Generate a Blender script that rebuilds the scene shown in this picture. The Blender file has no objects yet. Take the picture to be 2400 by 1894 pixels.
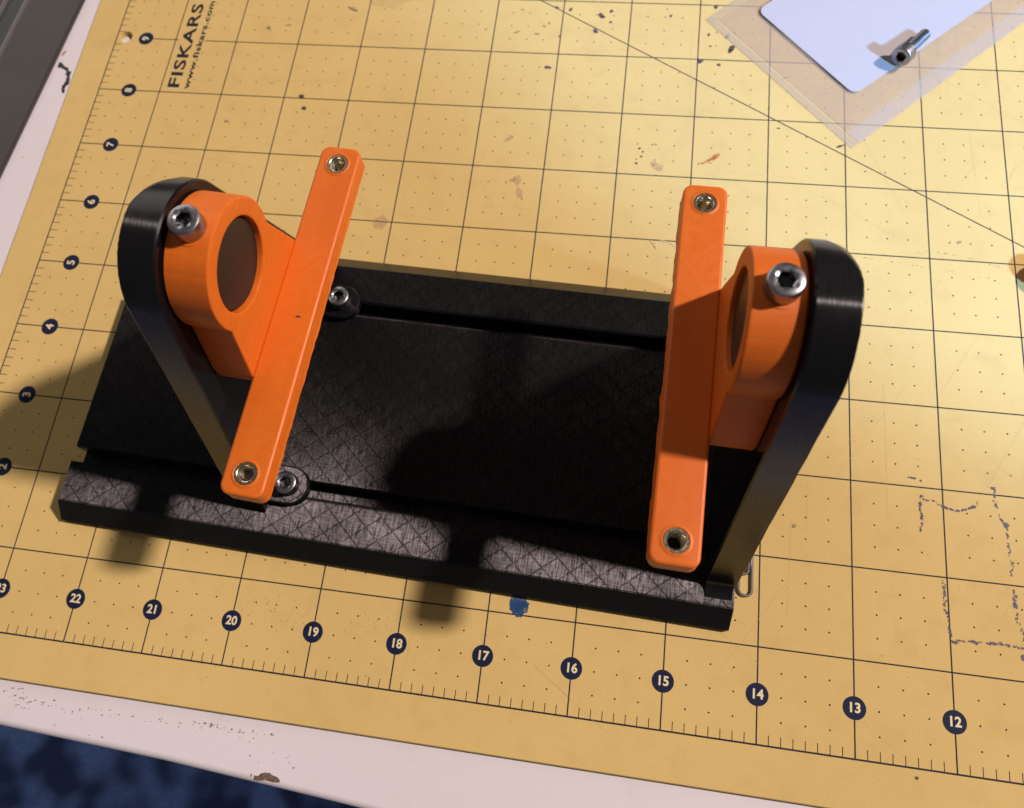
import bpy, bmesh, math, random
from mathutils import Vector, Matrix, noise as mnoise

random.seed(7)
MM = 0.001
IN = 25.4
R = math.radians
scene = bpy.context.scene
COL = scene.collection

# ------------------------------------------------------------------ camera
cam_d = bpy.data.cameras.new('camera')
cam = bpy.data.objects.new('camera', cam_d)
COL.objects.link(cam)
AX = ((0.98642309, 0.13410069, -0.09479712),
      (0.09579939, -0.93872761, -0.33107846),
      (-0.13338653, 0.31750193, -0.93882936))
cx, cy, cz = (Vector(a) for a in AX)
cam.matrix_world = Matrix.Translation(Vector((198.966, 8.967, 238.542)) * MM) @ \
    Matrix((cx, -cy, -cz)).transposed().to_4x4()
cam_d.sensor_fit = 'HORIZONTAL'
cam_d.sensor_width = 36.0
cam_d.lens = 1861.976 / 2400 * 36
cam_d.shift_x = (1200 - 1112.66) / 2400
cam_d.shift_y = (938.33 - 947) / 2400
cam_d.clip_start = 0.01
cam_d.clip_end = 50
cam_d.dof.use_dof = True
cam_d.dof.focus_distance = 0.205
cam_d.dof.aperture_fstop = 20
cam_d.dof.aperture_blades = 0
scene.camera = cam

# ------------------------------------------------------------------ world, lamps, exposure
world = bpy.data.worlds.new('World')
scene.world = world
world.use_nodes = True
bg = world.node_tree.nodes['Background']
bg.inputs['Color'].default_value = (1.0, 0.93, 0.90, 1)
bg.inputs['Strength'].default_value = 0.085


def aim(o, target):
    d = Vector(target) - o.location
    o.rotation_euler = d.to_track_quat('-Z', 'Y').to_euler()


LDIR = Vector((0.945, 0.235, 1.0)).normalized()
ld = bpy.data.lights.new('room_lamp', 'AREA')
ld.shape = 'DISK'
ld.size = 0.27
ld.energy = 204.0
ld.color = (1.0, 0.86, 0.80)
lo = bpy.data.objects.new('room_lamp', ld)
COL.objects.link(lo)
lo.location = Vector((0.17, 0.09, 0.03)) + LDIR * 4.0
aim(lo, (0.17, 0.09, 0.03))

# added soft fill lamp with no visible source, lightens the shadows
fd = bpy.data.lights.new('shadow_fill', 'AREA')
fd.shape = 'RECTANGLE'
fd.size, fd.size_y = 2.2, 1.4
fd.energy = 13.0
fd.color = (1.0, 0.90, 0.84)
fo = bpy.data.objects.new('shadow_fill', fd)
COL.objects.link(fo)
fo.location = Vector((0.15, 0.10, 0.0)) + Vector((-0.55, 0.66, 0.51)).normalized() * 2.6
aim(fo, (0.15, 0.10, 0.0))

CDIR = Vector((0.62, -0.53, 0.58)).normalized()
SPOT_AT = Vector((0.372, 0.240, 0.0))
sd = bpy.data.lights.new('desk_spot', 'SPOT')
sd.energy = 74.0
sd.color = (0.28, 0.54, 1.0)
sd.spot_size = R(25)
sd.spot_blend = 0.55
sd.shadow_soft_size = 0.03
so = bpy.data.objects.new('desk_spot', sd)
COL.objects.link(so)
so.location = SPOT_AT + CDIR * 0.85
aim(so, SPOT_AT)

vs = scene.view_settings
vs.view_transform = 'Standard'
vs.look = 'None'
vs.exposure = 0.0
vs.gamma = 1.0
vs.use_curve_mapping = False

# ------------------------------------------------------------------ material helpers
MATS = {}


class NT:
    """small wrapper to build a node tree"""
    def __init__(s, name):
        s.m = bpy.data.materials.new(name)
        s.m.use_nodes = True
        s.t = s.m.node_tree
        s.b = s.t.nodes['Principled BSDF']
        s.out = s.t.nodes['Material Output']
        MATS[name] = s.m

    def n(s, kind, **kw):
        nd = s.t.nodes.new('ShaderNode' + kind)
        for k, v in kw.items():
            if k in nd.inputs:
                nd.inputs[k].default_value = v
            else:
                setattr(nd, k, v)
        return nd

    def l(s, a, b):
        s.t.links.new(a, b)

    def math(s, op, a, b=None, clamp=False):
        nd = s.t.nodes.new('ShaderNodeMath')
        nd.operation = op
        nd.use_clamp = clamp
        for i, x in enumerate((a, b)):
            if x is None:
                continue
            if isinstance(x, (int, float)):
                nd.inputs[i].default_value = x
            else:
                s.l(x, nd.inputs[i])
        return nd.outputs[0]

    def mix(s, f, a, b):
        nd = s.t.nodes.new('ShaderNodeMix')
        nd.data_type = 'RGBA'
        for sock, x in ((nd.inputs[0], f), (nd.inputs[6], a), (nd.inputs[7], b)):
            if hasattr(x, 'type'):
                s.l(x, sock)
            elif isinstance(x, (int, float)):
                sock.default_value = x
            else:
                sock.default_value = tuple(x) + ((1,) if len(x) == 3 else ())
        return nd.outputs[2]

    def ramp(s, x, p0, p1, v0=0.0, v1=1.0):
        nd = s.t.nodes.new('ShaderNodeMapRange')
        s.l(x, nd.inputs[0])
        for i, v in zip((1, 2, 3, 4), (p0, p1, v0, v1)):
            nd.inputs[i].default_value = v
        return nd.outputs[0]

    def noise(s, vec, scale, detail=3.0, rough=0.55):
        nd = s.n('TexNoise', Scale=scale, Detail=detail, Roughness=rough)
        if vec is not None:
            s.l(vec, nd.inputs['Vector'])
        return nd.outputs[0]

    def coord(s, scale=(1, 1, 1), rot=(0, 0, 0)):
        tc = s.n('TexCoord')
        mp = s.n('Mapping')
        mp.inputs['Scale'].default_value = scale
        mp.inputs['Rotation'].default_value = rot
        s.l(tc.outputs['Object'], mp.inputs['Vector'])
        return mp.outputs[0]

    def bump(s, h, strength, dist):
        nd = s.n('Bump', Strength=strength, Distance=dist)
        s.l(h, nd.inputs['Height'])
        return nd.outputs[0]

    def set(s, **kw):
        for k, v in kw.items():
            k = k.replace('_', ' ')
            sock = s.b.inputs[k]
            if hasattr(v, 'type'):
                s.l(v, sock)
            elif isinstance(v, (tuple, list)) and len(v) == 3 and sock.type == 'RGBA':
                sock.default_value = tuple(v) + (1,)
            else:
                sock.default_value = v
        return s


# --- cutting mat vinyl
t = NT('mat_vinyl')
c = t.coord()
big = t.noise(c, 18, 4)
mid = t.noise(c, 140, 3)
fine = t.noise(c, 2600, 2)
col = t.mix(t.ramp(big, .35, .7), (.615, .435, .165), (.665, .475, .185))
col = t.mix(t.ramp(mid, .52, .75, 0, .5), col, (.56, .38, .15))
col = t.mix(t.ramp(fine, .3, .75, 0, .35), col, (.52, .36, .13))
t.set(Base_Color=col, Roughness=t.ramp(mid, .3, .7, .50, .60), Specular_IOR_Level=.06,
      Normal=t.bump(fine, .25, .00012))

# --- printed ink
t = NT('mat_ink')
c = t.coord()
w = t.noise(c, 900, 3)
t.set(Base_Color=t.mix(t.ramp(w, .6, .85, 0, .6), (.016, .018, .028), (.10, .08, .06)), Roughness=.6, Specular_IOR_Level=.12)
t = NT('badge_blue')
c = t.coord()
w = t.noise(c, 1400, 3)
t.set(Base_Color=t.mix(t.ramp(w, .6, .85, 0, .4), (.010, .015, .042), (.07, .065, .08)), Roughness=.6, Specular_IOR_Level=.12)
t = NT('badge_digit')
t.set(Base_Color=(.72, .60, .36), Roughness=.5)


def stain(name, colr, alpha, rough=.55):
    t = NT(name)
    tr = t.n('BsdfTransparent')
    mx = t.n('MixShader')
    w = t.noise(t.coord(), 700, 4)
    t.l(t.ramp(w, .35, .65, alpha * .55, min(1, alpha * 1.25)), mx.inputs[0])
    t.l(tr.outputs[0], mx.inputs[1])
    t.l(t.b.outputs[0], mx.inputs[2])
    t.l(mx.outputs[0], t.out.inputs['Surface'])
    t.set(Base_Color=colr, Roughness=rough)


stain('ink_purple', (.045, .025, .075), .85)
stain('ink_black', (.02, .016, .022), .92)
stain('stain_pink', (.36, .20, .18), .24)
stain('stain_brown', (.30, .17, .07), .10)
stain('stain_orange', (.50, .12, .02), .55)
stain('stain_blue_shaded', (.003, .055, .17), .85)  # blue ink, with the base plate's shade darkened into its colour
stain('dirt_grey', (.16, .12, .09), .45)
stain('chip_brown', (.13, .075, .04), .95)

# --- white table laminate
t = NT('table_white')
c = t.coord()
w = t.noise(c, 60, 5)
f2 = t.noise(c, 900, 3)
t.set(Base_Color=t.mix(t.ramp(w, .55, .8, 0, .5), (.665, .615, .645), (.58, .52, .53)), Roughness=.5,
      Specular_IOR_Level=.2, Normal=t.bump(f2, .15, .0001))

# --- carpet
t = NT('carpet_blue')
c = t.coord()
a = t.noise(c, 20, 1, .5)
b_ = t.noise(c, 260, 3)
col = t.mix(t.ramp(a, .38, .62), (.045, .070, .19), (.19, .32, .72))
col = t.mix(t.ramp(b_, .35, .7, 0, .4), col, (.05, .07, .16))
t.set(Base_Color=col, Roughness=.95, Specular_IOR_Level=.1, Normal=t.bump(b_, .8, .004))

# --- black printed plastic: glossy walls, raked top skin on upward faces
SHEEN_DIR = -.80


def black_plastic(name, top):
    t = NT(name)
    c = t.coord()
    geo = t.n('NewGeometry')
    lay = t.n('TexNoise', Scale=1.0, Detail=2.0)
    t.l(t.coord((150, 150, 4200)), lay.inputs['Vector'])
    sm = t.noise(c, 220, 3)
    t.set(Base_Color=(.0055, .0053, .0060), Specular_IOR_Level=.42,
          Roughness=t.ramp(sm, .3, .7, .20, .28),
          Normal=t.bump(lay.outputs[0], .14, .00008))
    if not top:
        return
    p = t.n('BsdfPrincipled')
    wu = t.n('TexNoise', Scale=1.0, Detail=3.0, Roughness=.6)
    t.l(t.coord((2300, 210, 1)), wu.inputs['Vector'])
    wv = t.n('TexNoise', Scale=1.0, Detail=2.0, Roughness=.6)
    t.l(t.coord((260, 2300, 1)), wv.inputs['Vector'])
    sep = t.n('SeparateXYZ')
    t.l(c, sep.inputs[0])
    u, v = sep.outputs[0], sep.outputs[1]
    wob = t.math('MULTIPLY', t.math('SUBTRACT', t.noise(c, 300, 2), .5), .0004)
    def hatch(sg):
        s_ = t.math('ADD', t.math('ADD', u, wob), t.math('MULTIPLY', v, sg))
        f = t.math('ABSOLUTE', t.math('SUBTRACT', t.math('FRACT', t.math('MULTIPLY', s_, 1 / .0082)), .5))
        return t.ramp(f, .447, .475)
    h = t.math('MAXIMUM', hatch(1.15), hatch(-1.15), clamp=True)
    brk = t.ramp(t.noise(c, 300, 3), .34, .5, .35, 1.0)
    h = t.math('MULTIPLY', h, brk)
    weave = t.math('ADD', t.math('MULTIPLY', wu.outputs[0], .68), t.math('MULTIPLY', wv.outputs[0], .32))
    patch = t.noise(c, 90, 3)
    sp = t.math('MULTIPLY', t.ramp(weave, .38, .64, .10, 1.0), t.ramp(patch, .3, .65, .55, 1.0))
    sp = t.math('MULTIPLY', sp, t.math('SUBTRACT', 1.0, t.math('MULTIPLY', h, .66)))
    p.inputs['Specular IOR Level'].default_value = .10
    p.inputs['Base Color'].default_value = (.0035, .0033, .0037, 1)
    p.inputs['Roughness'].default_value = .4
    g = t.n('BsdfAnisotropic', distribution='GGX')
    g.inputs['Roughness'].default_value = .40
    g.inputs['Anisotropy'].default_value = SHEEN_DIR
    vt = t.n('VectorTransform', vector_type='VECTOR', convert_from='OBJECT', convert_to='WORLD')
    vt.inputs[0].default_value = (1, 0, 0)
    t.l(vt.outputs[0], g.inputs['Tangent'])
    gc = t.n('CombineColor')
    for i, k in enumerate((.056, .050, .052)):
        t.l(t.math('MULTIPLY', sp, k), gc.inputs[i])
    t.l(gc.outputs[0], g.inputs['Color'])
    add = t.n('AddShader')
    t.l(p.outputs[0], add.inputs[0])
    t.l(g.outputs[0], add.inputs[1])
    hh = t.math('ADD', t.math('MULTIPLY', weave, .6), t.math('MULTIPLY', h, -.8))
    lean = t.n('VectorTransform', vector_type='VECTOR', convert_from='OBJECT', convert_to='WORLD')
    lean.inputs[0].default_value = (0, .03, 0)          # added normal tilt, shifts the sheen towards the front
    va = t.n('VectorMath', operation='ADD')
    t.l(t.bump(hh, .10, .00006), va.inputs[0])
    t.l(lean.outputs[0], va.inputs[1])
    vn = t.n('VectorMath', operation='NORMALIZE')
    t.l(va.outputs[0], vn.inputs[0])
    t.l(vn.outputs[0], g.inputs['Normal'])
    nz = t.n('SeparateXYZ')
    t.l(geo.outputs['True Normal'], nz.inputs[0])
    mx = t.n('MixShader')
    t.l(t.ramp(nz.outputs[2], .96, .985), mx.inputs[0])
    t.l(t.b.outputs[0], mx.inputs[1])
    t.l(add.outputs[0], mx.inputs[2])
    t.l(mx.outputs[0], t.out.inputs['Surface'])


def rim_plastic(name):
    t = NT(name)
    c = t.coord()
    sm = t.noise(c, 220, 3)
    lay = t.n('TexNoise', Scale=1.0, Detail=2.0)
    t.l(t.coord((2200, 260, 260)), lay.inputs['Vector'])
    t.set(Base_Color=(.0050, .0048, .0055), Specular_IOR_Level=.32, Roughness=t.ramp(sm, .3, .7, .20, .25),
          Normal=t.bump(lay.outputs[0], .10, .00006))
    g = t.n('BsdfAnisotropic', distribution='GGX')
    g.inputs['Roughness'].default_value = .36
    g.inputs['Anisotropy'].default_value = SHEEN_DIR
    vt = t.n('VectorTransform', vector_type='VECTOR', convert_from='OBJECT', convert_to='WORLD')
    vt.inputs[0].default_value = (1, 0, 0)
    t.l(vt.outputs[0], g.inputs['Tangent'])
    st = t.n('TexNoise', Scale=1.0, Detail=3.0)
    t.l(t.coord((3200, 260, 260)), st.inputs['Vector'])
    k = t.ramp(st.outputs[0], .40, .66, .011, .024)
    geo = t.n('NewGeometry')
    on = t.n('VectorTransform', vector_type='NORMAL', convert_from='WORLD', convert_to='OBJECT')
    t.l(geo.outputs['Normal'], on.inputs[0])
    nx = t.n('SeparateXYZ')
    t.l(on.outputs[0], nx.inputs[0])
    k = t.math('MULTIPLY', k, t.ramp(t.math('ABSOLUTE', nx.outputs[0]), .2, .6, 1.0, 0.0))
    gc = t.n('CombineColor')
    for i in range(3):
        t.l(k, gc.inputs[i])
    t.l(gc.outputs[0], g.inputs['Color'])
    add = t.n('AddShader')
    t.l(t.b.outputs[0], add.inputs[0])
    t.l(g.outputs[0], add.inputs[1])
    t.l(add.outputs[0], t.out.inputs['Surface'])


rim_plastic('black_rim')
black_plastic('black_print', False)
black_plastic('black_print_top', True)

# --- orange printed plastic
t = NT('orange_print')
c = t.coord()
lay = t.n('TexNoise', Scale=1.0, Detail=2.0)
t.l(t.coord((90, 90, 4600)), lay.inputs['Vector'])
sm = t.noise(c, 500, 3)
ln = t.n('TexNoise', Scale=1.0, Detail=1.0)
t.l(t.coord((70, 24, 1500)), ln.inputs['Vector'])
oc = t.mix(t.ramp(sm, .3, .7), (.665, .142, .010), (.70, .158, .014))
oc = t.mix(t.ramp(ln.outputs[0], .42, .62, 0, .5), oc, (.60, .118, .010))
t.set(Base_Color=oc,
      Roughness=t.ramp(sm, .3, .7, .42, .55), Specular_IOR_Level=.38,
      Subsurface_Weight=.22, Subsurface_Scale=.0016,
      Normal=t.bump(lay.outputs[0], .28, .00009))
t.b.inputs['Subsurface Radius'].default_value = (1.0, .28, .06)

# --- metals
t = NT('steel')
c = t.coord()
sm = t.noise(c, 900, 3)
t.set(Base_Color=(.36, .355, .385), Metallic=1.0, Roughness=t.ramp(sm, .3, .7, .28, .40))
t = NT('socket_shade')
t.set(Base_Color=(.10, .095, .105), Metallic=1.0, Roughness=.35)  # darker copy of the steel, paints recess shade into the hex sockets
t = NT('brass')
c = t.coord()
sm = t.noise(c, 1500, 3)
t.set(Base_Color=(.58, .52, .39), Metallic=1.0, Roughness=t.ramp(sm, .3, .7, .20, .36))
t = NT('wire')
t.set(Base_Color=(.36, .34, .37), Metallic=1.0, Roughness=.33)
t = NT('grey_metal')
c = t.coord()
sm = t.noise(c, 45, 4)
t.set(Base_Color=t.mix(sm, (.040, .034, .034), (.060, .052, .051)), Roughness=.5, Specular_IOR_Level=.4)
t = NT('grey_metal_dark')
t.set(Base_Color=(.028, .030, .036), Roughness=.5)
t = NT('grey_metal_edge')
t.set(Base_Color=(.14, .13, .14), Roughness=.4)
# --- paper, bag
t = NT('card_paper')
c = t.coord()
sm = t.noise(c, 120, 4)
t.set(Base_Color=t.mix(sm, (.415, .39, .41), (.45, .415, .435)), Roughness=.75, Specular_IOR_Level=.2)


def film(name, colr, a):
    t = NT(name)
    tr = t.n('BsdfTransparent')
    mx = t.n('MixShader')
    w = t.noise(t.coord(), 160, 3)
    t.l(t.ramp(w, .3, .7, a * .85, a * 1.15), mx.inputs[0])
    t.l(tr.outputs[0], mx.inputs[1])
    t.l(t.b.outputs[0], mx.inputs[2])
    t.l(mx.outputs[0], t.out.inputs['Surface'])
    t.set(Base_Color=colr, Roughness=.28, Specular_IOR_Level=.5)


film('bag_film', (.60, .44, .33), .27)
film('bag_seal_white', (.62, .54, .50), .36)
film('bag_seal', (.62, .52, .36), .30)

# ------------------------------------------------------------------ object helpers


def tag(o, label=None, cat=None, group=None, kind=None):
    for k, v in (('label', label), ('category', cat), ('group', group), ('kind', kind)):
        if v:
            o[k] = v
    return o


def empty(name, loc=(0, 0, 0), rz=0.0):
    o = bpy.data.objects.new(name, None)
    o.empty_display_size = .01
    COL.objects.link(o)
    o.location = Vector(loc) * MM
    o.rotation_euler = (0, 0, rz)
    return o


def finish(name, bm, mat, parent=None, loc=(0, 0, 0), rot=(0, 0, 0), smooth=True, angle=32, wn=True):
    """bm is in millimetres, local to loc"""
    bmesh.ops.remove_doubles(bm, verts=bm.verts, dist=1e-5)
    bmesh.ops.recalc_face_normals(bm, faces=bm.faces)
    for v in bm.verts:
        v.co *= MM
    lim = R(angle)
    for f in bm.faces:
        f.smooth = smooth
    for e in bm.edges:
        if len(e.link_faces) == 2:
            e.smooth = e.calc_face_angle(0) < lim
        else:
            e.smooth = False
    me = bpy.data.meshes.new(name)
    bm.to_mesh(me)
    bm.free()
    me.materials.append(MATS[mat])
    return link(name, me, parent, loc, rot, wn and smooth)


def link(name, me, parent=None, loc=(0, 0, 0), rot=(0, 0, 0), wn=False):
    o = bpy.data.objects.new(name, me)
    COL.objects.link(o)
    if parent:
        o.parent = parent
    o.location = Vector(loc) * MM
    o.rotation_euler = rot
    if wn:
        md = o.modifiers.new('normals', 'WEIGHTED_NORMAL')
        md.keep_sharp = True
    return o


def loops_mesh(bm, loops, cap0=True, cap1=True, closed=True):
    """bridge successive vertex loops given as lists of coordinates"""
    L = [[bm.verts.new(p) for p in lp] for lp in loops]
    n = len(L[0])
    for a, b in zip(L, L[1:]):
        for i in range(n if closed else n - 1):
            j = (i + 1) % n
            bm.faces.new((a[i], a[j], b[j], b[i]))
    if cap0:
        bm.faces.new(L[0][::-1])
    if cap1:
        bm.faces.new(L[-1])
    return L


def circle(r, z, n=48, c=(0, 0)):
    return [(c[0] + r * math.cos(2 * math.pi * i / n), c[1] + r * math.sin(2 * math.pi * i / n), z) for i in range(n)]


def lathe(bm, prof, n=48, cap0=True, cap1=True):
    return loops_mesh(bm, [circle(r, z, n) for r, z in prof], cap0, cap1)


def rounded_rect(x0, x1, y0, y1, r, k=6):
    pts = []
    for cx_, cy_, a0 in ((x1 - r, y0 + r, -90), (x1 - r, y1 - r, 0), (x0 + r, y1 - r, 90), (x0 + r, y0 + r, 180)):
        for i in range(k + 1):
            a = R(a0 + 90 * i / k)
            pts.append((cx_ + r * math.cos(a), cy_ + r * math.sin(a)))
    return pts


def offset_loop(pts, d):
    """inset a closed 2-D loop (counter-clockwise) by d"""
    out = []
    n = len(pts)
    for i in range(n):
        a, b, c_ = Vector(pts[i - 1]), Vector(pts[i]), Vector(pts[(i + 1) % n])
        t1, t2 = (b - a), (c_ - b)
        if t1.length < 1e-9 or t2.length < 1e-9:
            out.append(tuple(b)); continue
        t1.normalize(); t2.normalize()
        nn = Vector((-t1.y - t2.y, t1.x + t2.x))
        if nn.length < 1e-6:
            out.append(tuple(b)); continue
        nn.normalize()
        k = 1 / max(.5, nn.dot(Vector((-t1.y, t1.x))))
        out.append(tuple(b + nn * d * k))
    return out


def tri_fill(bm, outer, holes):
    es = []
    for lp in [outer] + holes:
        for i in range(len(lp)):
            a, b = lp[i], lp[(i + 1) % len(lp)]
            e = bm.edges.get((a, b)) or bm.edges.new((a, b))
            es.append(e)
    bmesh.ops.triangle_fill(bm, edges=es, use_beauty=True)


def hexpt(r_flat, i, n):
    a = 2 * math.pi * i / n
    k = (a + math.pi / 6) % (math.pi / 3) - math.pi / 6
    return r_flat / math.cos(k), a


def screw_mesh(head_r=3.5, head_h=4.0, hex_r=1.55, shank_r=1.95, shank_l=6.0):
    """socket cap screw, head underside at z = 0, socket at the top, threads below"""
    bm = bmesh.new()
    n = 48
    prof = []
    z = -shank_l
    prof.append((shank_r * .6, z))
    z += .5
    while z < -1.0:
        prof += [(shank_r - .28, z), (shank_r, z + .3)]
        z += .62
    prof += [(shank_r, -.35), (shank_r, 0), (head_r - .25, 0), (head_r, .25), (head_r, head_h - .55),
             (head_r - .16, head_h - .22), (head_r - .55, head_h)]
    loops = [circle(r, zz, n) for r, zz in prof]

    def hexloop(r, zz):
        o = []
        for i in range(n):
            q, a = hexpt(r, i, n)
            o.append((q * math.cos(a), q * math.sin(a), zz))
        return o
    loops.append(circle(hex_r * 1.32, head_h, n))
    loops.append(hexloop(hex_r, head_h - .28))
    loops.append(hexloop(hex_r, head_h - 2.3))
    loops.append(circle(.3, head_h - 2.9, n))
    loops_mesh(bm, loops)
    return bm


def finish_screw(name, bm, parent, loc, rot):
    o = finish(name, bm, 'steel', parent, loc, rot, angle=30)
    o.data.materials.append(MATS['socket_shade'])
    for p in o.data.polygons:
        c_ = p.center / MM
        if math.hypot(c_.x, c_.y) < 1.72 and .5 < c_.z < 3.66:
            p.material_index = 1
    return o


def insert_mesh(length=5.4, teeth=14, ro=2.95, ri=1.78):
    bm = bmesh.new()
    n = teeth * 4
    def tooth(z, sc=1.0, rr=ro):
        o = []
        for i in range(n):
            a = 2 * math.pi * i / n
            r = rr * sc * (1.0 if i % 4 in (0, 1) else .91)
            o.append((r * math.cos(a), r * math.sin(a), z))
        return o
    loops = [circle(ri, -length, n), tooth(-length, .93), tooth(-length + .6), tooth(-.05), tooth(.12, .965)]
    loops.append(circle(ri + .42, .12, n))
    loops.append(circle(ri + .28, .02, n))
    z = -.35
    while z > -length + .3:
        loops.append(circle(ri + .22, z, n))
        loops.append(circle(ri - .06, z - .33, n))
        z -= .66
    loops.append(circle(ri, -length, n))
    loops_mesh(bm, loops, False, False)
    return bm


def blob(bm, x, y, r, z, stretch=1.0, ang=0.0, n=10, rough=.35):
    vs_ = []
    ph = random.random() * 9
    for i in range(n):
        a = 2 * math.pi * i / n
        q = r * (1 + rough * (random.random() - .5) * 1.6)
        px, py = q * math.cos(a) * stretch, q * math.sin(a)
        vs_.append(bm.verts.new((x + px * math.cos(ang) - py * math.sin(ang), y + px * math.sin(ang) + py * math.cos(ang), z)))
    bm.faces.new(vs_)


def quad_line(bm, a, b, w, z):
    a, b = Vector(a), Vector(b)
    d = (b - a).normalized()
    nn = Vector((-d.y, d.x)) * w / 2
    bm.faces.new([bm.verts.new((p.x, p.y, z)) for p in (a + nn, a - nn, b - nn, b + nn)])


def tube(bm, pts, r, n=10):
    P = [Vector(p) for p in pts]
    loops = []
    up = Vector((0, 0, 1))
    for i, p in enumerate(P):
        d = (P[min(i + 1, len(P) - 1)] - P[max(i - 1, 0)]).normalized()
        s_ = d.cross(up)
        if s_.length < 1e-4:
            s_ = Vector((1, 0, 0))
        s_.normalize()
        q = s_.cross(d)
        loops.append([tuple(p + (s_ * math.cos(2 * math.pi * k / n) + q * math.sin(2 * math.pi * k / n)) * r) for k in range(n)])
    loops_mesh(bm, loops)


def flat_text(name, body, size, mat, parent, loc, rz=0.0, bold=0.0, sx=1.0, space=1.0, align='CENTER'):
    cu = bpy.data.curves.new(name, 'FONT')
    cu.body = body
    cu.size = size * MM
    cu.align_x = align
    cu.align_y = 'CENTER' if align == 'CENTER' else 'BOTTOM_BASELINE'
    cu.offset = bold * MM
    cu.space_character = space
    cu.resolution_u = 4
    tmp = bpy.data.objects.new(name + '_tmp', cu)
    COL.objects.link(tmp)
    dg = bpy.context.evaluated_depsgraph_get()
    me = bpy.data.meshes.new_from_object(tmp.evaluated_get(dg))
    bpy.data.objects.remove(tmp)
    bpy.data.curves.remove(cu)
    me.name = name
    me.materials.clear()
    me.materials.append(MATS[mat])
    for v in me.vertices:
        v.co.x *= sx
    o = link(name, me, parent, loc, (0, 0, rz))
    return o


# ================================================================== SETTING
TABLE_Z = -2.2
# floor
bm = bmesh.new()
bm.faces.new([bm.verts.new(p) for p in ((-1800, -1800, 0), (1800, -1800, 0), (1800, 1800, 0), (-1800, 1800, 0))])
tag(finish('floor', bm, 'carpet_blue', None, (150, 0, -735)), kind='structure')

# table
tab = empty('table', (200, 150, -735))
tag(tab, 'white laminate table with scuffed front edge under the cutting mat', 'table')
out = [(-420, -8), (-60, -22.6), (37, -26.0), (88.8, -28.0), (137.5, -31.0), (300, -42), (720, -72), (760, 720), (-380, 740)]
bm = bmesh.new()
rr = 2.2
loops = [[(x, y, TABLE_Z - 22) for x, y in out], [(x, y, TABLE_Z - rr) for x, y in out]]
for k in (30, 60, 90):
    q = offset_loop(out, rr * (1 - math.cos(R(k))))
    loops.append([(x, y, TABLE_Z - rr + rr * math.sin(R(k))) for x, y in q])
loops_mesh(bm, loops)
for v in bm.verts:
    v.co -= Vector((200, 150, -735))
finish('table_top', bm, 'table_white', tab, angle=50)
for lx, ly in ((-300, 60), (660, 10), (660, 660), (-300, 660)):
    bm = bmesh.new()
    lathe(bm, [(22, 0), (22, 708)], 24)
    finish('table_leg', bm, 'table_white', tab, (lx - 200, ly - 150, 2))
bm = bmesh.new()
TZ = TABLE_Z + .02
pts = [(117.4, -27.7), (118.6, -27.7), (119.3, -26.9), (120.6, -26.5), (121.8, -26.4), (122.6, -26.9), (124.2, -27.2), (125.1, -27.8),
       (125.1, -28.5), (123.4, -28.7), (121.0, -28.5), (119.2, -28.9), (117.7, -28.8)]
bm.faces.new([bm.verts.new((x, y, TZ)) for x, y in pts])
bm.faces.new([bm.verts.new((x, y, TZ)) for x, y in ((116.4, -27.4), (116.75, -27.4), (116.65, -28.2), (116.35, -28.2))])
for v in bm.verts:
    v.co -= Vector((200, 150, -735))
tag(finish('chipped_patch', bm, 'chip_brown', tab, wn=False), label='brown patch chipped in the white table edge')
bm = bmesh.new()
for cx_, cy_, n_, sx_, sy_ in ((40, -17, 26, 2.6, 1.2), (48, -18, 10, 3, .8), (58, -18.3, 16, 3.5, .9), (70, -18, 12, 8, 1), (88, -17.8, 14, 9, .9), (101, -16.5, 14, 3, .5), (109.5, -17, 10, 2.4, .25), (118, -16.6, 8, 2.4, .3), (126, -22, 10, 8, 1.5), (60, -22, 8, 20, 2), (-24, 175, 3, 4, 20)):
    for _ in range(n_):
        blob(bm, random.gauss(cx_, sx_), random.gauss(cy_, sy_), random.uniform(.08, .26), TZ, random.uniform(1, 2.4), random.uniform(-.3, .3), 7)
blob(bm, 101.7, -16.6, .5, TZ, 1.3, 1.1)
for v in bm.verts:
    v.co -= Vector((200, 150, -735))
tag(finish('scuff_marks', bm, 'dirt_grey', tab, wn=False), kind='stuff')
bm = bmesh.new()
sq = [(-22.5, 216.5), (-21.6, 215.0), (-20.0, 214.4), (-18.4, 213.6), (-17.2, 211.4), (-16.6, 209.0), (-16.2, 206.9), (-17.3, 205.6), (-17.0, 203.8), (-16.2, 202.2)]
for a, b in zip(sq, sq[1:]):
    for k in range(5):
        f = k / 5
        blob(bm, a[0] + (b[0] - a[0]) * f, a[1] + (b[1] - a[1]) * f, random.uniform(.45, .85), TZ + .004 * k, random.uniform(1, 1.7), random.random() * 3)
for v in bm.verts:
    v.co -= Vector((200, 150, -735))
finish('ink_squiggle', bm, 'ink_black', tab, wn=False)
bm = bmesh.new()
blob(bm, -22.5, 221.5, .8, TZ, 2.0, 1.3)
for v in bm.verts:
    v.co -= Vector((200, 150, -735))
finish('orange_smear', bm, 'stain_orange', tab, wn=False)

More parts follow.
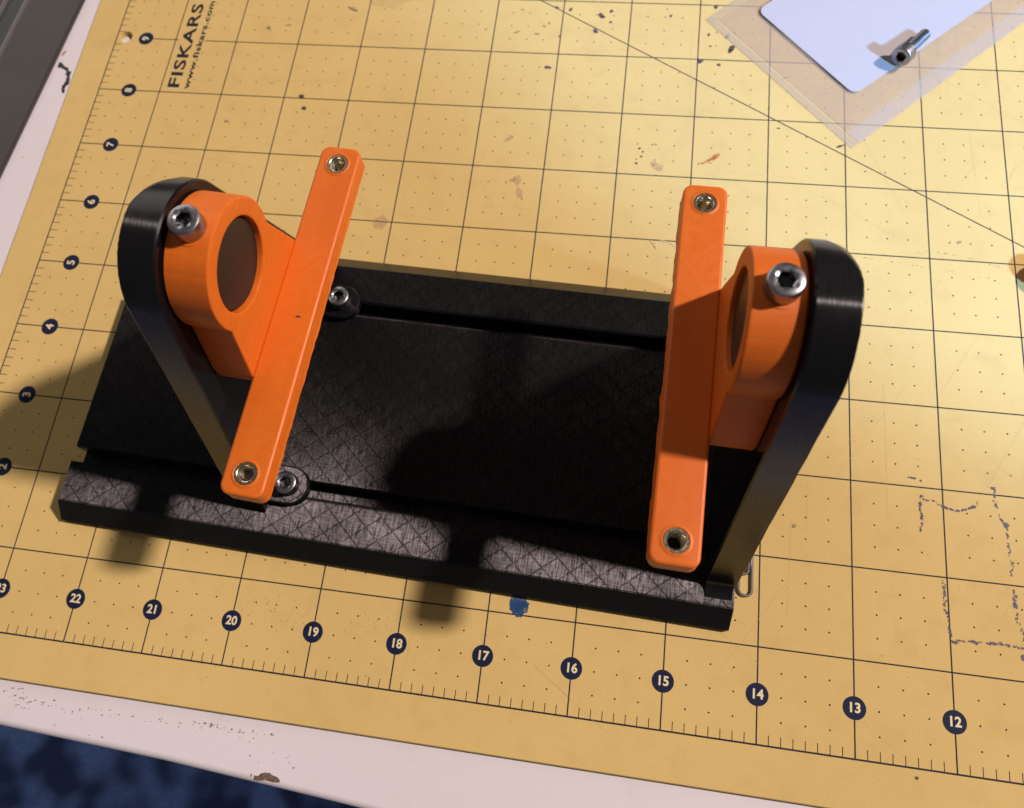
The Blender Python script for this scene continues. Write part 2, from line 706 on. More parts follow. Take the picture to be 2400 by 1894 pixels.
# ================================================================== CUTTING MAT
mat_root = empty('cutting_mat', (0, 0, TABLE_Z))
tag(mat_root, 'yellow self healing cutting mat printed with a navy inch grid and number badges', 'cutting mat')
MZ = -TABLE_Z            # mat top in the mat's own frame
bm = bmesh.new()
MX0, MX1, MY0, MY1 = -13.0, 622.0, -12.8, 470.0
rect = rounded_rect(MX0, MX1, MY0, MY1, 3.0, 5)
hole = [(3.8 + 2.75 * math.cos(2 * math.pi * i / 32), 229.0 + 2.75 * math.sin(2 * math.pi * i / 32)) for i in range(32)]
ins = offset_loop(rect, .25)
o_t = [bm.verts.new((x, y, MZ)) for x, y in ins]
o_m = [bm.verts.new((x, y, MZ - .25)) for x, y in rect]
o_b = [bm.verts.new((x, y, .15)) for x, y in rect]
h_t = [bm.verts.new((x, y, MZ)) for x, y in hole]
h_b = [bm.verts.new((x, y, .15)) for x, y in hole]
for A, B in ((o_t, o_m), (o_m, o_b), (h_t, h_b)):
    for i in range(len(A)):
        j = (i + 1) % len(A)
        bm.faces.new((A[i], A[j], B[j], B[i]))
tri_fill(bm, o_t, [h_t])
tri_fill(bm, o_b, [h_b])
finish('mat_sheet', bm, 'mat_vinyl', mat_root, wn=False)

PZ = MZ + .012
GX1, GY1 = 23 * IN, 18 * IN
bm = bmesh.new()
for i in range(0, 24):
    x = i * IN
    w_ = .44 if i in (0,) else .40
    quad_line(bm, (x, 0), (x, GY1), w_, PZ)
for j in range(0, 19):
    y = j * IN
    w_ = .48 if j == 0 else .40
    if j == 9:
        quad_line(bm, (9.5, y), (26.6, y), w_, PZ + .004)
        quad_line(bm, (37.8, y), (GX1, y), w_, PZ + .004)
    else:
        quad_line(bm, (0, y), (GX1, y), w_, PZ + .004)
quad_line(bm, (60, 254.0 + (168.6 - 60) * .577), (590, 254.0 - (590 - 168.6) * .577), .38, PZ + .008)
finish('grid_lines', bm, 'mat_ink', mat_root, wn=False, smooth=False)
bm = bmesh.new()
for i in range(0, int(GX1 / IN * 8) + 1):
    if i % 8:
        quad_line(bm, (i * IN / 8, .1), (i * IN / 8, 2.7), .22, PZ + .002)
for i in range(0, int(GY1 / IN * 8)):
    if i % 8:
        quad_line(bm, (.1, i * IN / 8), (2.9, i * IN / 8), .24, PZ + .002)
finish('ruler_ticks', bm, 'mat_ink', mat_root, wn=False, smooth=False)
bm = bmesh.new()
for i in range(0, 16):
    for j in range(0, 12):
        for a in (1, 2, 3):
            for b in (1, 2, 3):
                x, y = (i + a / 4) * IN, (j + b / 4) * IN
                if 26.5 < x < 38 and 203 < y < 262:
                    continue
                blob(bm, x, y, .27, PZ, 1, 0, 8, .12)
tag(finish('grid_dots', bm, 'mat_ink', mat_root, wn=False, smooth=False), kind='stuff')


def badge(x, y, txt, rz):
    bm = bmesh.new()
    vs_ = [bm.verts.new(p) for p in circle(3.05, 0, 40)]
    bm.faces.new(vs_)
    b = finish('number_badge', bm, 'badge_blue', mat_root, (x, y, PZ + .012), wn=False, smooth=False)
    flat_text('badge_digits', txt, 3.55 if len(txt) > 1 else 4.0, 'badge_digit', b, (0, 0, .01), rz, bold=.10, sx=.98)


for n_ in range(23, 10, -1):
    badge((24 - n_) * IN, 12.8, str(n_), 0)
for n_ in range(1, 12):
    badge(12.6, n_ * IN, str(n_), R(90))
flat_text('brand_lettering', 'FISKARS', 6.6, 'mat_ink', mat_root, (32.6, 205.0, PZ + .01), R(90), bold=.17, sx=1.68, space=1.08, align='LEFT')
flat_text('web_lettering', 'www.fiskars.com', 3.3, 'mat_ink', mat_root, (36.9, 205.2, PZ + .01), R(90), bold=.10, sx=1.74, space=1.10, align='LEFT')

# ---- stains and ink on the mat
SZ = MZ + .035


def strokes(name, lines, mat, rmin, rmax, dens, skip=.25, jit=.18):
    bm = bmesh.new()
    k = 0
    for ln in lines:
        for a, b in zip(ln, ln[1:]):
            L = math.hypot(b[0] - a[0], b[1] - a[1])
            m_ = max(1, int(L * dens))
            ang = math.atan2(b[1] - a[1], b[0] - a[0])
            on = random.random()
            for i in range(m_):
                on += random.gauss(0, .33)
                if (math.sin(on * 3) + 1) / 2 < skip:
                    continue
                f = (i + random.random() * .6) / m_
                blob(bm, a[0] + (b[0] - a[0]) * f + random.gauss(0, jit), a[1] + (b[1] - a[1]) * f + random.gauss(0, jit),
                     random.uniform(rmin, rmax), SZ + .0006 * (k % 12), random.uniform(1, 1.9), ang + random.uniform(-.5, .5), 8, .5)
                k += 1
    finish(name, bm, mat, mat_root, wn=False, smooth=False)


def one_blob(name, mat, x, y, r, z, s_, a, n, rough):
    bm = bmesh.new()
    blob(bm, 0, 0, r, 0, s_, a, n, rough)
    finish(name, bm, mat, mat_root, (x, y, z), wn=False, smooth=False)


strokes('purple_ink_strokes', [
    [(296.0, 78.9), (297.5, 78.7), (298.7, 78.2), (299.3, 77.0)],
    [(298.9, 73.9), (298.6, 71.4), (298.6, 69.8), (298.9, 67.7), (298.9, 66.4), (298.4, 63.1)],
    [(299.3, 73.0), (301.8, 72.4), (303.6, 71.7), (305.2, 71.0), (307.3, 70.3), (309.2, 70.5), (311.4, 71.3), (313.3, 72.2), (315.0, 74.2)],
    [(317.3, 77.9), (318.4, 78.4), (319.0, 77.6), (318.8, 76.4), (319.1, 73.5), (319.6, 70.5), (319.9, 69.3), (321.5, 67.7), (321.6, 64.5), (321.6, 61.9), (322.1, 60.7), (321.8, 57.7), (322.4, 56.4), (321.9, 53.2)],
    [(303.7, 49.7), (303.9, 47.7), (304.0, 46.5), (304.0, 44.7), (303.7, 42.0), (304.4, 40.7), (304.7, 39.5), (304.7, 36.7), (305.1, 34.8)],
    [(305.3, 33.5), (307.8, 34.0), (309.2, 34.2), (310.8, 34.2), (311.7, 34.0), (313.0, 34.2), (315.7, 34.4), (317.1, 34.5), (319.3, 34.3), (320.9, 34.4), (322.7, 34.1), (326.0, 33.6)],
    [(322.2, 49.4), (322.0, 47.1), (322.2, 45.4), (322.4, 43.3), (322.3, 41.4), (323.0, 40.8), (323.2, 39.3), (323.7, 38.1), (323.9, 35.9), (324.0, 33.5)],
], 'ink_purple', .12, .34, 3.6)
for x, y, r, s_, a in ((321.5, 67.6, .75, 1.4, 1.5), (313.0, 72.0, .6, 1.3, .5), (305.2, 71.0, .5, 1.7, -.3), (318.6, 78.2, .55, 1.5, 0), (298.6, 71.4, .5, 1.4, 1.5), (316.0, 34.4, .5, 2.0, 0), (310.9, 34.2, .5, 1.8, -.2), (306.0, 33.4, .5, 1.7, 0), (323.6, 31.7, .9, 1.2, 1), (322.2, 45.4, .6, 1.6, 1.5), (296.6, 78.8, .35, 2.2, -.2),
                        (234.2, 253.2, .75, 1.2, 1.8), (232.1, 240.1, .45, 2.0, 1.5), (232.9, 234.8, .4, 1, 0), (238.6, 239.4, .75, 1.4, 1.2), (236.1, 226.4, .6, 1.4, 0), (229.5, 227.8, .95, 1.1, 1), (192.4, 247.3, .8, 1.9, -.8), (195.8, 249.8, .7, 1.3, 1.4), (195.9, 244.4, .6, 1, 0), (190.6, 240.0, .85, 1.6, -1.1), (180.4, 249.9, .6, 1.5, 1.3), (174.0, 222.2, .75, 1.2, 0), (175.2, 222.2, .7, 1.1, 0), (217.9, 248.3, .55, 1.2, 1.5), (175.1, 250.7, .5, 1.5, -.5), (177.4, 236.9, .5, 1, 0), (216.5, 251.5, .3, 1, 0)):
    one_blob('ink_spot', 'ink_purple', x, y, r, SZ + .01, s_, a, 12, .35)
for x, y, r, s_, a in ((240.3, 233.9, .95, 2.0, 1.25), (277.9, 193.9, .45, 3.0, .45), (83.0, 203.9, 1.0, 1.1, 0), (85.1, 198.8, .95, 1.1, 0), (294.7, -2.3, .45, 1.1, .3), (257.3, 200.0, .3, 2.2, 0), (210.4, 188.6, .42, 1.2, 1), (211.6, 187.3, .38, 1, 0), (211.2, 185.3, .38, 1, 0), (209.7, 182.4, .42, 1.2, 0), (236.2, 171.5, .5, 1.4, .8)):
    one_blob('ink_spot', 'ink_black', x, y, r, SZ + .011, s_, a, 12, .35)
bm = bmesh.new()
for x, y, r, s_, a in ((161.2, 238.3, .5, 2.4, .6), (168.9, 237.7, .5, 2.0, -.3), (172.9, 243.0, .45, 1.3, 1), (170.9, 241.7, .4, 1.5, .4), (162.1, 249.2, .5, 1.2, 0), (94.5, 247.0, .7, 3.6, -.35), (149.1, 239.0, .5, 1, 0), (62.5, 236.1, .9, 1.2, 0), (70.4, 237.8, .4, 3.4, .1), (55.9, 191.0, .7, 1.3, 0), (263.4, 60.7, .6, 1.2, .7), (214.7, 190.5, .35, 2, .6), (217, 188.7, .3, 1, 0), (259.1, 221.7, .4, 1, 0), (247.6, 209.5, .3, 1, 0), (235.1, 216.2, .35, 1, 0), (314, 159, .6, 1.4, .4)):
    blob(bm, x, y, r, SZ + .009, s_, a, 11, .4)
for _ in range(70):
    blob(bm, random.gauss(115, 8), random.gauss(17, 3.2), random.uniform(.06, .17), SZ + .009, random.uniform(1, 2), random.random() * 3, 6)
for _ in range(60):
    blob(bm, random.gauss(146, 5), random.gauss(17, 3), random.uniform(.05, .15), SZ + .009, random.uniform(1, 2), random.random() * 3, 6)
for _ in range(260):
    blob(bm, random.uniform(0, 340), random.uniform(-11, 260), random.uniform(.05, .16), SZ + .009, random.uniform(1, 2.4), random.random() * 3, 6)
for x0, x1, y0 in ((262, 332, 150.5), (300, 335, 154)):
    for _ in range(45):
        f = random.random()
        blob(bm, x0 + (x1 - x0) * f, y0 + 1.5 * math.sin(f * 5) - 3 * f + random.gauss(0, .25), random.uniform(.06, .2), SZ + .009, 1.6, 0, 6)
tag(finish('dirt_specks', bm, 'dirt_grey', mat_root, wn=False, smooth=False), kind='stuff')
for x, y, r, s_, a in ((216.9, 181.4, 1.7, 1.3, -.5), (215.4, 182.6, 1.0, 1, 0), (123.0, 152.1, 2.2, 1.5, 1.2), (169.0, 172.5, 1.4, 1.6, 1.5), (170.2, 167.5, 1.1, 2.4, -1.3), (164.0, 190.1, .9, 2.2, .8), (167.5, 172.8, .8, 1.8, .5)):
    one_blob('pink_stain', 'stain_pink', x, y, r, SZ, s_, a, 14, .3)
for x, y, r, s_, a in ((110, 255, 7, 1.6, .2),):
    one_blob('brown_stain', 'stain_brown', x, y, r, SZ - .004, s_, a, 16, .3)
bm = bmesh.new()
for k, (x, y) in enumerate(((230.9, 183.6), (232.4, 184.0), (234.0, 184.9), (235.4, 186.0), (236.5, 187.1))):
    blob(bm, x, y, .32 + .16 * k, SZ + .004 + .001 * k, 1.9, .6, 12, .3)
finish('orange_smear', bm, 'stain_orange', mat_root, wn=False, smooth=False)
bm = bmesh.new()
for x, y, r in ((186.2, 29.0, 2.4), (185.6, 27.6, 1.7), (187.3, 27.4, 1.8), (186.8, 26.0, 1.3), (188.3, 28.6, 1.0), (185.3, 25.8, .5)):
    blob(bm, x, y, r, SZ + .004 + r * .002, 1.1, .2, 18, .16)
finish('blue_ink_stain', bm, 'stain_blue_shaded', mat_root, wn=False, smooth=False)

# knife cuts scored into the vinyl
t = NT('cut_line')
t.set(Base_Color=(.50, .35, .14), Roughness=.7)
bm = bmesh.new()
for _ in range(130):
    x, y = random.uniform(-5, 335), random.uniform(-8, 255)
    a_ = random.choice((0.0, 1.57, 1.0, -.6, random.uniform(-1.5, 1.5))) + random.gauss(0, .05)
    L_ = random.uniform(6, 46)
    if y + math.sin(a_) * L_ < -11 or x + math.cos(a_) * L_ < -11:
        continue
    quad_line(bm, (x, y), (x + math.cos(a_) * L_, y + math.sin(a_) * L_), random.uniform(.04, .09), SZ - .012)
tag(finish('knife_cuts', bm, 'cut_line', mat_root, wn=False, smooth=False), kind='stuff')

# ================================================================== PRINTED CRADLE
TH = -0.03578
PC = (141.4, 88.4)            # plate centre in its own u,v frame
ct, st = math.cos(TH), math.sin(TH)
cr = empty('printed_cradle', (ct * PC[0] - st * PC[1], st * PC[0] + ct * PC[1], 0.05), TH)
tag(cr, 'black 3D printed cradle with two upright brackets carrying orange tilting arms, on the cutting mat', 'printed cradle')
U0, U1, VF, VB, H, CH, HC = 38.4, 244.36, 42.475, 134.31, 6.775, 5.19, 4.807


def P_(u, v, z=0):
    return (u - PC[0], v - PC[1], z)


sec = [(VF - CH, 0.0), (VF - CH, H - HC), (VF, H), (VF + .18, H + .07), (VF + .42, H + .07), (VF + .65, H)]
for c0 in (57.65, 119.15):
    sec += [(c0 - 3.5, H), (c0 - 2.2, H + .15), (c0 - 2.2, .7), (c0 + 2.5, .7), (c0 + 2.5, H - .7), (c0 + 3.1, H)]
sec += [(VB - .65, H), (VB - .42, H + .07), (VB - .18, H + .07), (VB, H), (VB + CH, H - HC), (VB + CH, 0.0)]
sec2 = [(VF - CH, 0.0), (VF - CH, H - HC), (VF, H), (VF + .18, H + .07), (VF + .42, H + .07), (VF + .65, H), (VB - .65, H), (VB - .42, H + .07), (VB - .18, H + .07), (VB, H), (VB + CH, H - HC), (VB + CH, 0.0)]
bm = bmesh.new()
US = 224.0
loops_mesh(bm, [[P_(U0, v, z) for v, z in sec], [P_(US, v, z) for v, z in sec]])
loops_mesh(bm, [[P_(US, v, z) for v, z in sec2], [P_(U1, v, z) for v, z in sec2]])
es = [e for e in bm.edges if len(e.link_faces) == 2 and e.calc_face_angle(0) > R(30)
      and min(e.verts[0].co.z, e.verts[1].co.z) > 1.0]
bmesh.ops.bevel(bm, geom=es, offset=.16, segments=2, affect='EDGES', clamp_overlap=True)
finish('base_plate', bm, 'black_print_top', cr, wn=True, angle=28)

VC, ZC = 91.124, 86.548
RB, WB, TB = 17.52, 42.85, 8.57
RO, RH, TR = 15.15, 10.82, 10.4


def bracket_profile(n=56):
    wb, h = WB, ZC - H
    D = math.hypot(wb, h)
    be = math.acos(RB / D)
    a1 = math.atan2(-h, -wb) - be
    b1 = math.atan2(-h, wb) + be
    a1 %= 2 * math.pi
    pts = []
    m = 26
    p1 = (RB * math.cos(a1), RB * math.sin(a1))
    for i in range(m):
        f = i / m
        pts.append((-wb + (p1[0] + wb) * f, -h + (p1[1] + h) * f))
    for i in range(n + 1):
        a = a1 + (b1 - a1) * i / n
        pts.append((RB * math.cos(a), RB * math.sin(a)))
    p2 = (RB * math.cos(b1), RB * math.sin(b1))
    for i in range(1, m + 1):
        f = i / m
        pts.append((p2[0] + (wb - p2[0]) * f, p2[1] + (-h - p2[1]) * f))
    return pts          # relative to the pivot axis, front base -> over the top -> back base


def make_bracket(sg, uface, yaw, label):
    """sg=+1: inner face looks to +u; uface: u of the clamp's ring face"""
    a = -sg * (TR + .12)                 # inner face relative to uface
    b = a - sg * TB                      # outer face
    prof = bracket_profile()
    ccw = prof[::-1]
    n = len(ccw)
    delta = []
    for v, z in ccw:
        d = .35
        if z > -30:
            k = max(0, min(1, (v - 2.0) / 11.0))
            fall = max(0, min(1, (z + 30) / 25))
            d = .35 + 4.4 * k * fall
        delta.append(d)
    def inset(ds):
        full = offset_loop(ccw, 1.0)
        o = []
        for (x, y), (fx, fy), d in zip(ccw, full, ds):
            o.append((x + (fx - x) * d, max(y + (fy - y) * d, -(ZC - H))))
        return o
    loops = []
    i0 = inset([.4] * n)
    loops.append([(a, v, z) for v, z in i0])
    loops.append([(a - sg * .4, v, z) for v, z in ccw])
    loops.append([(b + sg * d, v, z) for (v, z), d in zip(ccw, delta)])
    for k in (30, 60, 90):
        q = inset([d * (1 - math.cos(R(k))) for d in delta])
        lp = []
        for (v, z), d in zip(q, delta):
            jit = 0 if k < 60 else random.uniform(-.12, .16)
            lp.append((b + sg * d * (1 - math.sin(R(k))), v * (1 + jit / 30), z + jit * .6))
        loops.append(lp)
    bm = bmesh.new()
    loops_mesh(bm, loops)
    # fillet wedge along the foot of the front edge
    br = finish('side_bracket', bm, 'black_rim', cr, P_(uface, VC, ZC), (0, 0, yaw), angle=40)
    br['label'] = label
    # pivot boss inside the clamp ring
    bm = bmesh.new()
    r_ = RH - .22
    lp = []
    for x, r in ((a - sg * .5, r_), (-sg * 1.7, r_), (-sg * 1.3, r_ - .4)):
        lp.append([(x, r * math.cos(2 * math.pi * i / 64), r * math.sin(2 * math.pi * i / 64)) for i in range(64)])
    loops_mesh(bm, lp)
    finish('pivot_boss', bm, 'black_boss', br, angle=40)
    return br, a, b


# boss face: fine concentric print lines
t = NT('black_boss')
lay = t.n('TexWave', Scale=1.0, Distortion=.6)
lay.bands_direction = 'DIAGONAL'
lay.wave_profile = 'SIN'
t.l(t.coord((1, 1500, 700)), lay.inputs['Vector'])
t.set(Base_Color=(.013, .009, .008), Roughness=.40, Normal=t.bump(lay.outputs[0], .25, .00006))

UL, UR, YL, YR, FL, FR = 117.82, 225.12, -0.0333, 0.003, 0.0152, -0.0208
brL, aL, bL = make_bracket(1, UL, YL, 'black upright bracket screwed into the base plate slots')
brR, aR, bR = make_bracket(-1, UR, YR, 'black upright bracket printed onto the end of the base plate')

# mounting tabs and screws of the sliding bracket
for vv in (119.95, 57.55):
    bm = bmesh.new()
    cu_, rt = 113.2 - UL, 5.9
    pts = [(aL - .5, vv - VC - rt)]
    for i in range(17):
        a_ = R(-90 + 180 * i / 16)
        pts.append((cu_ + rt * math.cos(a_), vv - VC + rt * math.sin(a_)))
    pts.append((aL - .5, vv - VC + rt))
    zb = H + .02 - ZC
    q = offset_loop(pts, .5)
    loops_mesh(bm, [[(x, y, zb) for x, y in pts], [(x, y, zb + 2.4) for x, y in pts], [(x, y, zb + 2.9) for x, y in q]])
    finish('mounting_tab', bm, 'black_print_top', brL, angle=35)
    finish_screw('mounting_screw', screw_mesh(shank_l=7.5), brL, (cu_ - .3, vv - VC, zb + 2.92), (0, 0, random.random()))

# foot fillet of the fixed bracket
bm = bmesh.new()
lp = []
for k in range(9):
    f = k / 8
    lp.append(((-WB - 3.4) * (1 - f) ** 2 + 2 * f * (1 - f) * (-WB) + f * f * (-WB + 1.25), 3.6 * f * f))
prof = [(-WB + 3.5, 0)] + lp + [(-WB + 3.5, 3.6)]
zb = H + .02 - ZC
loops_mesh(bm, [[(aR + .4, v, zb + z) for v, z in prof], [(bR - .6, v, zb + z) for v, z in prof]])
finish('foot_fillet', bm, 'black_print', brR, angle=70)


def ring_outline(n=120):
    """outer radius of ring + pedestal seen along the axis, star-shaped about it"""
    poly = [(-19.1, -24.6), (19.1, -24.6), (19.0, -21.5), (14.25, -5.15), (-14.25, -5.15), (-19.0, -21.5)]
    angs = [2 * math.pi * i / n for i in range(n)] + [math.atan2(y, x) % (2 * math.pi) for x, y in poly]
    angs = sorted(set(round(a, 6) for a in angs))
    out = []
    for a in angs:
        d = (math.cos(a), math.sin(a))
        r = RO
        m = len(poly)
        for i in range(m):
            (x1, y1), (x2, y2) = poly[i], poly[(i + 1) % m]
            ex, ey = x2 - x1, y2 - y1
            den = d[0] * ey - d[1] * ex
            if abs(den) < 1e-9:
                continue
            tt = (x1 * ey - y1 * ex) / den
            s_ = (x1 * d[1] - y1 * d[0]) / den
            if tt > 0 and -1e-6 <= s_ <= 1 + 1e-6:
                r = max(r, tt)
        out.append((a, r))
    return out


def make_arm(sg, uface, yaw, tilt, label):
    ro = ring_outline()
    bm = bmesh.new()
    def outer(x, d):
        return [(x, (r - d) * math.cos(a), (r - d) * math.sin(a)) for a, r in ro]
    def inner(x, d):
        return [(x, (RH + d) * math.cos(a), (RH + d) * math.sin(a)) for a, r in ro]
    x0, x1 = -sg * TR, 0.0
    e = .55
    loops = [inner(x0 + sg * e, 0), inner(x0, e), outer(x0, e), outer(x0 + sg * e, 0),
             outer(x1 - sg * e, 0), outer(x1 - sg * e * .3, e * .3), outer(x1, e), inner(x1, e), inner(x1 - sg * e * .3, e * .3), inner(x1 - sg * e, 0), inner(x0 + sg * e, 0)]
    loops_mesh(bm, loops, False, False)
    arm = finish('tilting_arm', bm, 'orange_print', cr, P_(uface, VC, ZC), (tilt, 0, yaw), angle=38)
    arm['label'] = label
    # the strap
    bm = bmesh.new()
    Wd, T, zt = 10.75, 5.4, -21.46
    xs = (-.15, Wd) if sg > 0 else (-Wd, .15)
    base = rounded_rect(xs[0], xs[1], -47.8, 47.8, 2.4, 6)
    # densify the long sides
    dense = []
    for i in range(len(base)):
        p, q = Vector(base[i]), Vector(base[(i + 1) % len(base)])
        k = max(1, int((q - p).length / 1.3))
        for s_ in range(k):
            dense.append(tuple(p + (q - p) * s_ / k))
    def lp(d, z, jit=0.0):
        o = []
        for x, y in offset_loop(dense, d):
            w_ = (mnoise.noise(Vector((y * .16, sg * 5, x * .2))) * .6 + mnoise.noise(Vector((y * .9, sg * 3, x * .3))) * .55) * jit
            bul = 0.0
            o.append((x * (1 + .02 * w_) + (w_ * sg * .5 if abs(x) > 6 else 0), y, z + w_ * .35))
        return o
    ins_pos = [(sg * 5.3, 42.43), (sg * 5.3, -42.43)]
    Ls = loops_mesh(bm, [lp(.20, zt - T, .45), lp(-.16, zt - T + .3, .6), lp(-.05, zt - T + .7, .2), lp(0, zt - T + 1.2), lp(0, zt - .75), lp(.12, zt - .3), lp(.45, zt - .06), lp(.75, zt)], False, False)
    for L, zz in ((Ls[0], None), (Ls[-1], zt)):
        holes = []
        for hx, hy in ins_pos:
            holes.append([bm.verts.new((hx + 2.72 * math.cos(2 * math.pi * i / 28), hy + 2.72 * math.sin(2 * math.pi * i / 28), zt if zz is not None else zt - T)) for i in range(28)])
        tri_fill(bm, L, holes)
    st_ = finish('strap', bm, 'orange_print', arm, angle=30)
    for hx, hy in ins_pos:
        finish('threaded_insert', insert_mesh(), 'brass', arm, (hx, hy, zt + .02), (0, 0, random.random()), angle=25)
        # melted collar of plastic around the insert
        bm = bmesh.new()
        n = 40
        lps = []
        for r, z in ((2.86, .10), (3.02, .22), (3.25, .12), (3.6, .01)):
            lps.append([(r * math.cos(2 * math.pi * i / n) * (1 + .02 * math.sin(i * 2.7)), r * math.sin(2 * math.pi * i / n) * (1 + .02 * math.cos(i * 1.9)), z + .04 * math.sin(i * 3.1)) for i in range(n)])
        loops_mesh(bm, lps, False, False)
        finish('melted_collar', bm, 'orange_print', arm, (hx, hy, zt), wn=False)
    # clamp screw on top of the ring
    finish_screw('clamp_screw', screw_mesh(shank_l=5.5), arm, (-sg * 5.3, -.2, RO - .10), (R(4), 0, .5 * sg))
    bm = bmesh.new()
    lathe(bm, [(4.3, -1.6), (4.15, .02), (3.9, .12), (2.2, .12)], 40, True, True)
    finish('screw_seat', bm, 'orange_print', arm, (-sg * 5.3, -.2, RO - .22), (R(4), 0, 0), angle=30)
    return arm


make_arm(1, UL, YL, FL, 'orange arm clamped on the sliding bracket')
make_arm(-1, UR, YR, FR, 'orange arm clamped on the fixed end bracket')

# ================================================================== LOOSE THINGS
# plastic bag
bag = empty('plastic_bag', (281.5, 192.7, 0))
tag(bag, 'clear plastic zip bag lying flat on the mat with a white card on it', 'plastic bag')
A_ = Vector((230.4, 246.8)) - Vector((281.5, 192.7))
ex = A_.normalized()
ey = Vector((59.0, 57.1)).normalized()
BW, BL = A_.length, 128.0


def bagpt(a, b, z):
    p = ex * a + ey * b
    return (p.x, p.y, z)


def sheet(name, a0, a1, b0, b1, z, mat, amp, nu=26, nv=34):
    bm = bmesh.new()
    g = []
    for i in range(nu + 1):
        row = []
        for j in range(nv + 1):
            a, b = a0 + (a1 - a0) * i / nu, b0 + (b1 - b0) * j / nv
            edge = min(1, min(i, nu - i, j, nv - j) / 3)
            zz = z + amp * edge * (mnoise.noise(Vector((a * .05, b * .05, z))) + .6)
            row.append(bm.verts.new(bagpt(a, b, max(.06, zz))))
        g.append(row)
    for i in range(nu):
        for j in range(nv):
            bm.faces.new((g[i][j], g[i + 1][j], g[i + 1][j + 1], g[i][j + 1]))
    return finish(name, bm, mat, bag, wn=False, angle=80)


sheet('bag_back_film', 0, BW, 0, BL, .10, 'bag_film', .05)
sheet('bag_front_film', 6.3, BW - 3.5, 3.8, BL, .34, 'bag_film', .45)
sheet('side_seal', .4, BW - .3, .3, 3.3, .30, 'bag_seal', .10, 26, 4)
sheet('side_seal', .3, 5.9, 3.6, BL, .30, 'bag_seal_white', .12, 4, 34)
sheet('side_seal', BW - 3.3, BW - .2, 1.0, BL, .30, 'bag_seal', .10, 4, 34)

# white card
card = None
bm = bmesh.new()
K0, K1, K2 = Vector((249.0, 251.2)), Vector((282.4, 215.0)), Vector((331.5, 260.2))
e1 = (K0 - K1)
e2 = (K2 - K1)
L1 = e1.length
e1n = e1.normalized()
e2n = e2.normalized()
cl = rounded_rect(0, L1, 0, 96, 3.0, 6)
lo_ = [tuple(e1n * x + e2n * y) for x, y in cl]
top = [(x, y, .42) for x, y in lo_]
bot = [(x, y, .10) for x, y in lo_]
loops_mesh(bm, [bot, top])
card = finish('paper_card', bm, 'card_paper', None, (K1.x, K1.y, .62), wn=False)
tag(card, 'bluish white rounded card on the clear plastic bag', 'card')

# loose screw on the card
scr = empty('cap_screw', (300.0, 233.5, 1.05))
tag(scr, 'loose steel socket cap screw lying on the white card', 'screw')
full = screw_mesh(shank_l=12.5)
hd = bmesh.new()
dirv = Vector((-9.2, -12.2, 0)).normalized()
axis = (dirv + Vector((0, 0, .13))).normalized()
q = axis.to_track_quat('Z', 'Y').to_euler()


def half_screw(head):
    b = screw_mesh(shank_l=12.5)
    dele = [f for f in b.faces if (f.calc_center_median().z > -.05) != head]
    bmesh.ops.delete(b, geom=dele, context='FACES')
    return b


hpos = Vector((298.9, 231.2, 4.65)) - Vector((300.0, 233.5, 1.05))
full.free(); hd.free()
finish_screw('screw_head', half_screw(True), scr, tuple(hpos), q)
finish('screw_shank', half_screw(False), 'steel', scr, tuple(hpos), q, angle=30)

# paper clip
bm = bmesh.new()


def arc(cx_, cy_, r, a0, a1, k=10):
    return [(cx_ + r * math.cos(R(a0 + (a1 - a0) * i / k)), cy_ + r * math.sin(R(a0 + (a1 - a0) * i / k)), 0) for i in range(k + 1)]


pc = [(248.15, 57.5, .1)] + arc(250.0, 40.7, 1.85, 180, 360) + [(251.75, 48, 0)] + arc(249.9, 61.5, 1.75, 0, 180) + \
     arc(249.6, 46.5, 1.35, 180, 360)[0:1] + [(248.3, 47.5, .7)] + arc(249.55, 46.2, 1.25, 180, 360) + [(250.75, 50, .6), (250.7, 56, .2)]
pc = [(x - 250, y - 48, z) for x, y, z in pc]
tube(bm, pc, .42, 10)
tag(finish('paper_clip', bm, 'wire', None, (250, 48, .47)), 'small steel wire paper clip beside the end of the cradle', 'paper clip')

# orange cap just beside the frame
bm = bmesh.new()
lathe(bm, [(4.6, 0), (5.2, .4), (5.2, 4.8), (4.7, 5.4), (2.2, 5.4), (2.1, 3.0)], 48)
tag(finish('orange_knob', bm, 'orange_print', None, (339.4, 147.8, .05)), 'small round orange printed knob standing on the mat', 'printed knob')

# grey metal rail beside the mat
rail = empty('metal_rail', (-40, 210, TABLE_Z))
tag(rail, 'dark grey grooved metal rail lying on the table beside the cutting mat', 'metal rail')
d0, d1 = Vector((-37.2, 70.0)), Vector((-14.5, 330.0))
dr = (d1 - d0).normalized()
nr = Vector((-dr.y, dr.x))


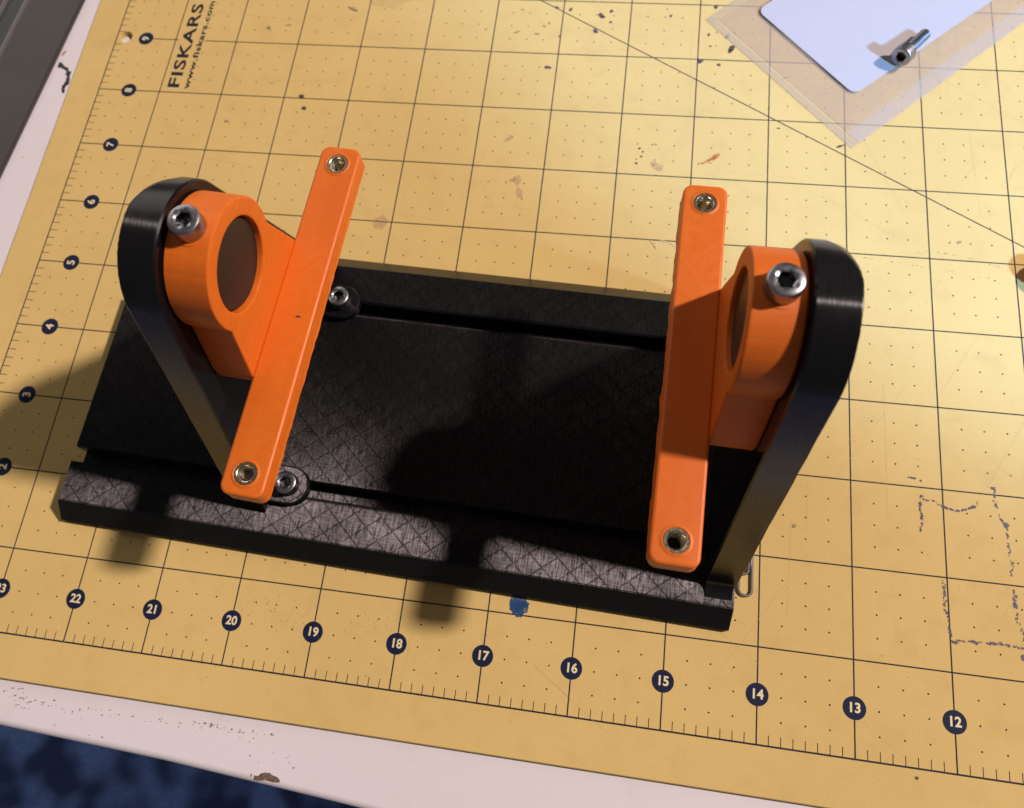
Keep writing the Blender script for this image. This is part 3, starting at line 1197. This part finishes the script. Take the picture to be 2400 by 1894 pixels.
def strip(name, n0, n1, z0, z1, mat, bev=.4):
    bm = bmesh.new()
    q = [d0 + nr * n0, d1 + nr * n0, d1 + nr * n1, d0 + nr * n1]
    lo2 = [(p.x + 40, p.y - 210, z0) for p in q]
    hi = [(p.x + 40, p.y - 210, z1) for p in q]
    loops_mesh(bm, [lo2, hi])
    bmesh.ops.bevel(bm, geom=[e for e in bm.edges if min(v.co.z for v in e.verts) > z1 - .01], offset=bev, segments=2, affect='EDGES')
    finish(name, bm, mat, rail, angle=40)


strip('rail_flange', 0, 24.0, .05, 1.6, 'grey_metal', .5)
strip('rail_rib', 24.1, 25.6, .05, 2.2, 'grey_metal_edge', .5)
strip('rail_channel', 25.7, 33.8, .05, .8, 'grey_metal_dark', .2)
strip('rail_rib', 33.9, 35.2, .05, 2.0, 'grey_metal_edge', .4)
strip('rail_channel', 35.3, 60, .05, .8, 'grey_metal_dark', .2)

# stray fibre on the mat
bm = bmesh.new()
hp = [(216.0, 152.4, .1), (217.0, 151.2, .2), (218.0, 149.8, .2), (218.7, 149.0, .3), (218.2, 150.6, .6), (219.0, 151.6, .7), (220.4, 152.1, .6), (222.6, 151.7, .4), (224.0, 150.9, .3), (224.8, 150.3, .2)]
tube(bm, [(x - 220, y - 151, z) for x, y, z in hp], .07, 5)
tag(finish('plastic_fibre', bm, 'stain_fibre' if 'stain_fibre' in MATS else 'badge_digit', None, (220, 151, .02)), 'thin curled plastic string on the mat by an orange strap end', 'fibre')

# tiny metal shaving resting on the strap of the sliding bracket
bm = bmesh.new()
tube(bm, [(-.55, .05, 0), (-.2, .2, .15), (.1, -.05, .2), (.35, .1, .12), (.62, -.1, 0)], .16, 6)
ys, yc = math.sin(YL), math.cos(YL)
su, sv = 7.0 * yc + 1.5 * ys, 7.0 * ys - 1.5 * yc
pu, pv = UL + su, VC + sv
tag(finish('metal_shaving', bm, 'steel', None, (ct * pu - st * pv, st * pu + ct * pv, ZC - 21.46 + .21)),
    'tiny curled metal shaving lying on an orange strap', 'shaving')
